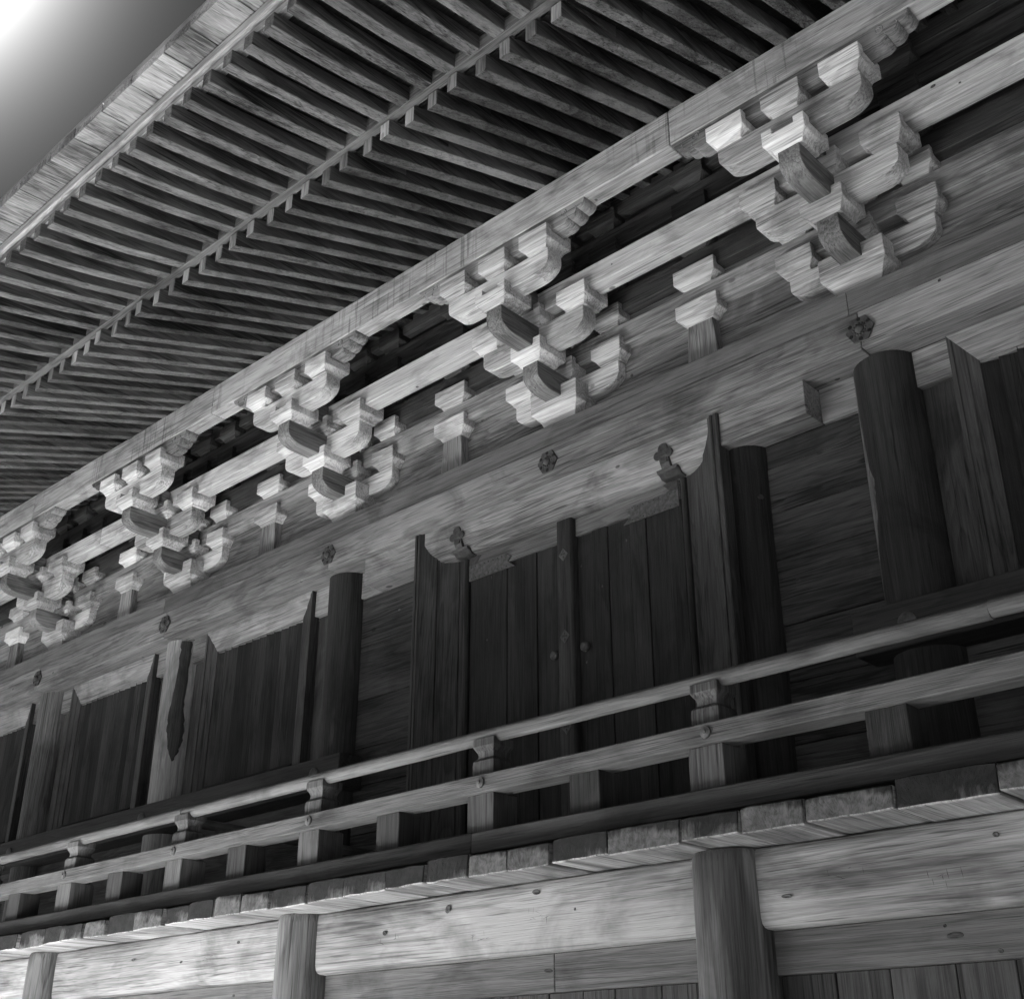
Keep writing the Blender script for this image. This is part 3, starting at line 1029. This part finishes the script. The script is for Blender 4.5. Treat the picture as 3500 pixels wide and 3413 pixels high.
# ------------------------------------------------------------------ boarded windows
def window(Xc, label, hw=.96):
    t = thing('boarded_window', label, 'window', (Xc, 0, 4.6), 'windows closed with upright lapped boards')
    xo0, xo1, xi0, xi1 = Xc - hw, Xc + hw, Xc - hw + .185, Xc + hw - .185
    zo, zi = 6.494, 6.235
    # moulded head, mitred against the side mouldings
    steps = [(0.0, -.085), (.16, -.085), (.18, -.075), (.55, -.062), (.60, -.052), (.93, -.045), (1.0, -.04)]
    def mould(name, outer0, outer1, inner0, inner1):
        vs = []
        for s_, y in steps:
            a = [outer0[i] + (inner0[i] - outer0[i]) * s_ for i in (0, 1)]
            b = [outer1[i] + (inner1[i] - outer1[i]) * s_ for i in (0, 1)]
            vs += [(a[0], y, a[1]), (b[0], y, b[1])]
        n = len(steps)
        for s_ in (1.0, 0.0):
            a = [outer0[i] + (inner0[i] - outer0[i]) * s_ for i in (0, 1)]
            b = [outer1[i] + (inner1[i] - outer1[i]) * s_ for i in (0, 1)]
            vs += [(a[0], .03, a[1]), (b[0], .03, b[1])]
        k = len(vs) // 2
        fs = [tuple(2 * i for i in range(k)), tuple(2 * i + 1 for i in range(k - 1, -1, -1))]
        for i in range(k):
            j = (i + 1) % k
            fs.append((2 * i, 2 * i + 1, 2 * j + 1, 2 * j))
        return obj(name, MB().poly(vs, fs), M['mould'] if name == 'head_moulding' else M['jamb'], t, bevel=0)
    mould('head_moulding', (xo0, zo), (xo1, zo), (xi0, zi), (xi1, zi))
    mould('side_moulding', (xo0, 4.57), (xo0, zo), (xi0, 4.57), (xi0, zi))
    mould('side_moulding', (xo1, 4.57), (xo1, zo), (xi1, 4.57), (xi1, zi))
    obj('sill', MB().prism([(-.12, 4.572), (-.12, 4.63), (-.04, 4.69), (.03, 4.69), (.03, 4.572)], xi0 + .002, xi1 - .002, 'x'), M['lowtie'], t)
    n = 12
    w = (xi1 - xi0) / n
    rg = random.Random(int(Xc * 10) + 900)
    for i in range(n):
        a = xi0 + i * w
        yl, yr = -.03 + rg.uniform(-.004, .004), .004 + rg.uniform(-.003, .003)
        m = MB().prism([(a, yl), (a + w + .012, yr), (a + w + .012, yr + .02), (a, yl + .02)], 4.60, 6.243, 'z')
        obj('upright_board', m, M['board'], t, bevel=0.002)
    for x0, x1 in ((Xc - 1.30, xo0 - .002), (xo1 + .002, Xc + 1.30)):
        obj('side_board', MB().box(x0, x1, .03, .08, 4.57, 6.212), M['jamb'], t, bevel=0.003)
    return t
window(-4.5, 'boarded window between the dark column and the scarred pale column')
window(-7.5, 'boarded window left of the scarred pale column')
window(-10.5, 'boarded window cut by the left edge of the photo')
window(4.5, 'boarded window cut by the right edge of the photo')

# ------------------------------------------------------------------ veranda
deck = thing('veranda_deck', 'veranda floor of thick planks laid outwards, their weathered ends showing', 'veranda floor', (0, -1.4, 2.66))
edges = [-9.0]
rng = random.Random(77)
while edges[-1] < 1.2:
    edges.append(edges[-1] + rng.uniform(.26, .42))
edges = [e for e in edges if e < 1.2] + [1.30, 1.62, 1.90, 2.19, 2.56, 2.985, 3.30, 3.62, 4.03, 4.46, 4.9, 5.3, 5.75, 6.2]
for a, b in zip(edges[:-1], edges[1:]):
    ye = -2.875 + rng.uniform(-.018, .018)
    dz = rng.uniform(-.006, .004)
    zt = 2.786 + rng.uniform(-.018, .006)
    m = MB()
    n = 5
    rows = []
    for i in range(n + 1):
        xx = a + .004 + (b - a - .008) * i / n
        yy = ye + rng.uniform(-.006, .006)
        zb = 2.662 + dz + rng.uniform(-.003, .003)
        ztt = zt - (.005 if i in (0, n) else 0)
        rows.append([(xx, yy, zb), (xx, yy + rng.uniform(0, .012), ztt), (xx, -.30, ztt), (xx, -.30, zb)])
    vs = [p for r_ in rows for p in r_]
    fs = [(0, 1, 2, 3), (n * 4 + 3, n * 4 + 2, n * 4 + 1, n * 4)]
    for i in range(n):
        q = i * 4
        for j in range(4):
            jj = (j + 1) % 4
            fs.append((q + jj, q + j, q + 4 + j, q + 4 + jj))
    m.poly(vs, fs)
    obj('deck_plank', m, M['deck'], deck, origin=((a + b) / 2, -2.87, 2.72), bevel=0.006, mats=[M['deckend']],
        matf=lambda p, c: 1 if p.normal.y < -.35 and p.normal.z > -.5 else 0)

# railing
rl = thing('veranda_railing', 'low wooden veranda railing with round top rail and capped posts', 'railing', (0, -2.62, 2.8))
rng = random.Random(14)
for a, b in ((-13, -7.6), (-7.6, -1.52), (-1.52, 4.45), (4.45, 7.4)):
    n = 12
    pts = [(a + .001 + (b - a - .002) * i / n, -2.60 + rng.uniform(-.003, .003), 3.482 + rng.uniform(-.003, .003)) for i in range(n + 1)]
    obj('top_rail', MB().tube(pts, [.041 + rng.uniform(-.001, .0015) for _ in pts], 20), M['rail'], rl, bevel=0)
for a, b in ((-13, -6.2), (-6.2, 7.4)):
    n = 16
    xs3 = [a + .001 + (b - a - .002) * i / n for i in range(n + 1)]
    js = {x: rng.uniform(-.003, .003) for x in xs3}
    obj('middle_rail', MB().sweepx([(-2.702, 3.142), (-2.702, 3.243), (-2.552, 3.243), (-2.552, 3.142)], xs3, lambda x: js[x]), M['rail'], rl, bevel=0.005)
for a, b in ((-13, -4.6), (-4.6, 1.51), (1.51, 7.4)):
    obj('bottom_rail', MB().prism([(-2.742, 2.812), (-2.742, 2.915), (-2.73, 2.926), (-2.50, 2.926), (-2.50, 2.812)], a + .0015, b - .0015, 'x'), M['bottomrail'], rl, bevel=0.004)
prof = [(.10, 2.927), (.10, 3.142), (.082, 3.15), (.083, 3.31), (.080, 3.335), (.072, 3.345), (.062, 3.352), (.060, 3.372), (.064, 3.388), (.079, 3.412), (.083, 3.42), (.082, 3.463)]
pfirst = None
bfirst = None
cfirst = None
for k in range(-6, 3):
    X = 1.5 * k + .01
    if pfirst is None:
        m = MB()
        vs = []
        for hw, z in prof:
            vs += [(X - hw, -2.572 - hw, z), (X + hw, -2.572 - hw, z), (X + hw, -2.572 + hw, z), (X - hw, -2.572 + hw, z)]
        fs = [(3, 2, 1, 0), tuple(range(len(vs) - 4, len(vs)))]
        for q in range(len(prof) - 1):
            for i in range(4):
                j = (i + 1) % 4
                fs.append((q * 4 + i, q * 4 + j, q * 4 + 4 + j, q * 4 + 4 + i))
        m.poly(vs, fs)
        pfirst = obj('rail_post', m, M['railpost'], rl, bevel=0.003, smooth=22)
        pw = WORLD[pfirst.name]
        bfirst = obj('baluster', MB().box(X + .63, X + .83, -2.675, -2.50, 2.927, 3.142), M['baluster'], rl, bevel=0.004)
        bw = WORLD[bfirst.name]
        cfirst = obj('nail_cap', MB().tube([(X + .03, -2.701, 3.196), (X + .03, -2.712, 3.196), (X + .03, -2.716, 3.196), (X + .03, -2.722, 3.196)], [.03, .029, .012, .008], 18), M['strap'], rl, bevel=0)
        cw = WORLD[cfirst.name]
        X00 = X
    else:
        d = Vector((X - X00, 0, 0))
        link_copy(pfirst, rl, pw + d, (0, 0, rng.uniform(-.01, .01)))
        link_copy(bfirst, rl, bw + d + Vector((.21 if k == 2 else rng.uniform(-.02, .02), 0, 0)))
        link_copy(cfirst, rl, cw + d)
o = obj('cross_rail', MB().tube([(-1.5, -2.64, 3.425), (-1.5, -1.6, 3.42), (-1.5, -.32, 3.415)], [.036, .036, .036], 16), M['rod'], bevel=0)
tag(o, 'round rail running from the railing back to the hall across the veranda', 'rail')

# beams and posts below the veranda
lb = thing('veranda_beam', 'big pale round-bottomed beam carrying the veranda planks, stained and knotty', 'beam', (0, -2.5, 2.3))
rng = random.Random(4)
for a, b in ((-10, -6.4), (-6.4, -3.29), (-3.29, -.145), (-.145, 3), (3, 8)):
    pr_ = [(-2.545, 2.659), (-2.566, 2.645), (-2.573, 2.60), (-2.574, 2.50), (-2.573, 2.42), (-2.571, 2.355), (-2.566, 2.328), (-2.555, 2.312), (-2.538, 2.305), (-2.49, 2.302), (-2.42, 2.302), (-2.40, 2.40), (-2.40, 2.659)]
    xs4 = [a + (b - a) * i / 6 for i in range(7)]
    js = {x: rng.uniform(-.004, .004) for x in xs4}
    obj('beam_length', MB().sweepx(pr_, xs4, lambda x: 0, lambda x: js[x]), M['lowbeam'], lb, bevel=0, smooth=50)
nk = thing('veranda_tie', 'flat squared tie under the big veranda beam', 'beam', (0, -2.45, 2.1))
for a, b in ((-10, -4.3), (-4.3, 1.88), (1.88, 8)):
    obj('beam_length', MB().box(a + .001, b - .001, -2.495, -2.40, 2.115, 2.301), M['nuki'], nk, bevel=0.004)
up = thing('underfloor_wall', 'upright plank screen closing the space under the veranda', 'wall', (0, -2.42, .1))
x = -10
rng = random.Random(6)
while x < 8:
    w = rng.uniform(.17, .30)
    y = -2.452 + rng.uniform(-.005, .005)
    obj('plank', MB().box(x + .002, x + w - .002, y, y + .035, .05, 2.114), M['under'], up, bevel=0.003)
    x += w
vp_lab = {3: 'thick round post under the veranda at lower right', 0: 'round veranda post left of centre with a split in its side',
          -3: 'round veranda post at the lower left corner', -6: 'round veranda post beyond the left edge'}
for X in (3, 0, -3):
    rg = random.Random(50 + X)
    X0_ = X
    X = {3: 2.99, 0: -.155, -3: -3.30}[X]
    m = MB().tube([(X + .01, -2.50, z) for z in (0, .6, 1.2, 1.8, 2.2, 2.45, 2.6, 2.645, 2.66)], [.195, .194, .193, .192, .191, .19, .189, .185, .176], 36, .006, X0_ + 9)
    o = obj('veranda_post', m, M['vpost'], bevel=0)
    tag(o, vp_lab[X0_], 'post', 'round posts under the veranda')

# ------------------------------------------------------------------ knots and ink marks that the photograph lets one find
M['knot'] = wood('knot_wood', 'x', 0.03, 0.13, rings=30, vary=0.2, knots=0, crack=0)
M['ink'] = iron('faded_ink', 0.02)
def knot(parent, x, y, z, face, ru=.028, rv=.018):
    rg = random.Random(int((x * 31 + z * 17) * 10))
    n = 14
    ru, rv = ru * .62, rv * .7
    vs, fs = [], []
    for k, (q, h) in enumerate(((1.0, .0005), (.82, .003), (.45, .0022), (.12, -.0005))):
        for i in range(n):
            a = 2 * math.pi * i / n
            w = 1 + (.10 * math.sin(2 * a + x * 5) + rg.uniform(-.05, .05)) * (1 if k == 0 else .3)
            du, dv = ru * q * w * math.cos(a), rv * q * w * math.sin(a)
            if face == 'y':
                vs.append((x + du, y - h, z + dv))
            else:
                vs.append((x + du, y + dv, z - h))
    for k in range(3):
        for i in range(n):
            j = (i + 1) % n
            fs.append((k * n + i, k * n + j, (k + 1) * n + j, (k + 1) * n + i))
    fs.append(tuple(3 * n + i for i in range(n)))
    return obj('knot', MB().poly(vs, fs), M['knot'], parent, bevel=0, smooth=60)
for a in ((1.08, -.885, 8.6215, 'z', .022, .02), (-3.9, -.93, 8.6215, 'z', .02, .016), (-6.3, -.87, 8.6215, 'z', .02, .016)):
    knot(pur, *a)
for a in ((-1.66, -.405, 8.0865, 'z', .03, .02), (3.946, -.5305, 8.262, 'y', .032, .02), (4.136, -.5305, 8.168, 'y', .016, .012), (.95, -.5305, 8.2, 'y', .014, .01)):
    knot(stb, *a)
knot(tie, 2.684, -.083, 6.4995, 'z', .035, .02)
for a in ((-7.6, -.3215, 6.667, 'y', .035, .022), (-8.6, -.3215, 6.656, 'y', .03, .018), (3.66, -.3275, 6.79, 'y', .02, .016)):
    knot(tie, *a)
bws = {o.location.x: o for o in COL.objects if o.name.startswith('bracket_wall')}
knot(bws[1.5], .69, .034, 7.428, 'y', .028, .022)
knot(bws[1.5], 1.14, .0445, 8.0, 'y', .03, .022)
knot(bws[-1.5], -2.034, .034, 7.265, 'y', .026, .018)
for x, z in ((.64, 5.796), (.37, 5.462), (.18, 4.849), (-.905, 5.90), (-.956, 5.315), (.15, 5.709)):
    k_ = knot(door, x, -.0865, z, 'y', .014, .02)
side = [o for o in COL.objects if o.name.startswith('side_wall')]
for o in side:
    if o.location.x > 0:
        knot(o, 2.132, -.0065, 5.046, 'y', .045, .03)
    else:
        knot(o, -2.235, -.0065, 5.958, 'y', .03, .018)
for x, z, ru, rv in ((1.178, 2.574, .035, .03), (1.835, 2.599, .045, .02), (2.097, 2.489, .012, .01), (4.30, 2.57, .022, .016), (3.324, 2.43, .05, .012), (-.762, 2.548, .025, .014), (-2.008, 2.525, .04, .014), (-1.4, 2.47, .03, .01), (.66, 2.49, .03, .02)):
    knot(lb, x, -2.579, z, 'y', ru, rv)
for x, z, ru, rv in ((3.994, 2.256, .012, .01), (4.033, 2.216, .055, .022), (4.209, 2.144, .018, .014), (1.84, 2.218, .05, .014), (-.879, 2.236, .02, .012)):
    knot(nk, x, -2.496, z, 'y', ru, rv)
skin('knot', 1.775, .035, .1975, [(50, 58, 5.745), (45, 63, 5.765), (50, 58, 5.785)], M['scar'], bpy.data.objects['round_column.001'])
skin('knot', -.145, -2.50, .1915, [(-66, -58, 2.30), (-70, -54, 2.325), (-66, -58, 2.35)], M['scar'], [o for o in COL.objects if o.name.startswith('veranda_post') and abs(o.location.x) < .4][0])
# brush marks, long since faded
rg = random.Random(5)
for cx, cz, n in ((1.82, 2.485, 9), (1.40, 2.42, 7), (.70, 2.46, 5), (3.62, 2.50, 6), (-1.1, 2.47, 5), (4.05, 2.43, 7)):
    m = MB()
    for i in range(n):
        x = cx + rg.uniform(-.09, .09)
        z = cz + rg.uniform(-.028, .028)
        l = rg.uniform(.008, .03)
        a = rg.choice((0.1, 1.5, 1.7, .3, -.4))
        dx, dz = math.cos(a) * l, math.sin(a) * l
        t = rg.uniform(.0006, .0014)
        nx, nz = -math.sin(a) * t, math.cos(a) * t
        m.poly([(x - dx, -2.5795, z - dz), (x + nx, -2.5795, z + nz), (x + dx, -2.5795, z + dz), (x - nx, -2.5795, z - nz)], [(0, 1, 2, 3)])
    obj('ink_mark', m, M['ink'], lb, bevel=0)
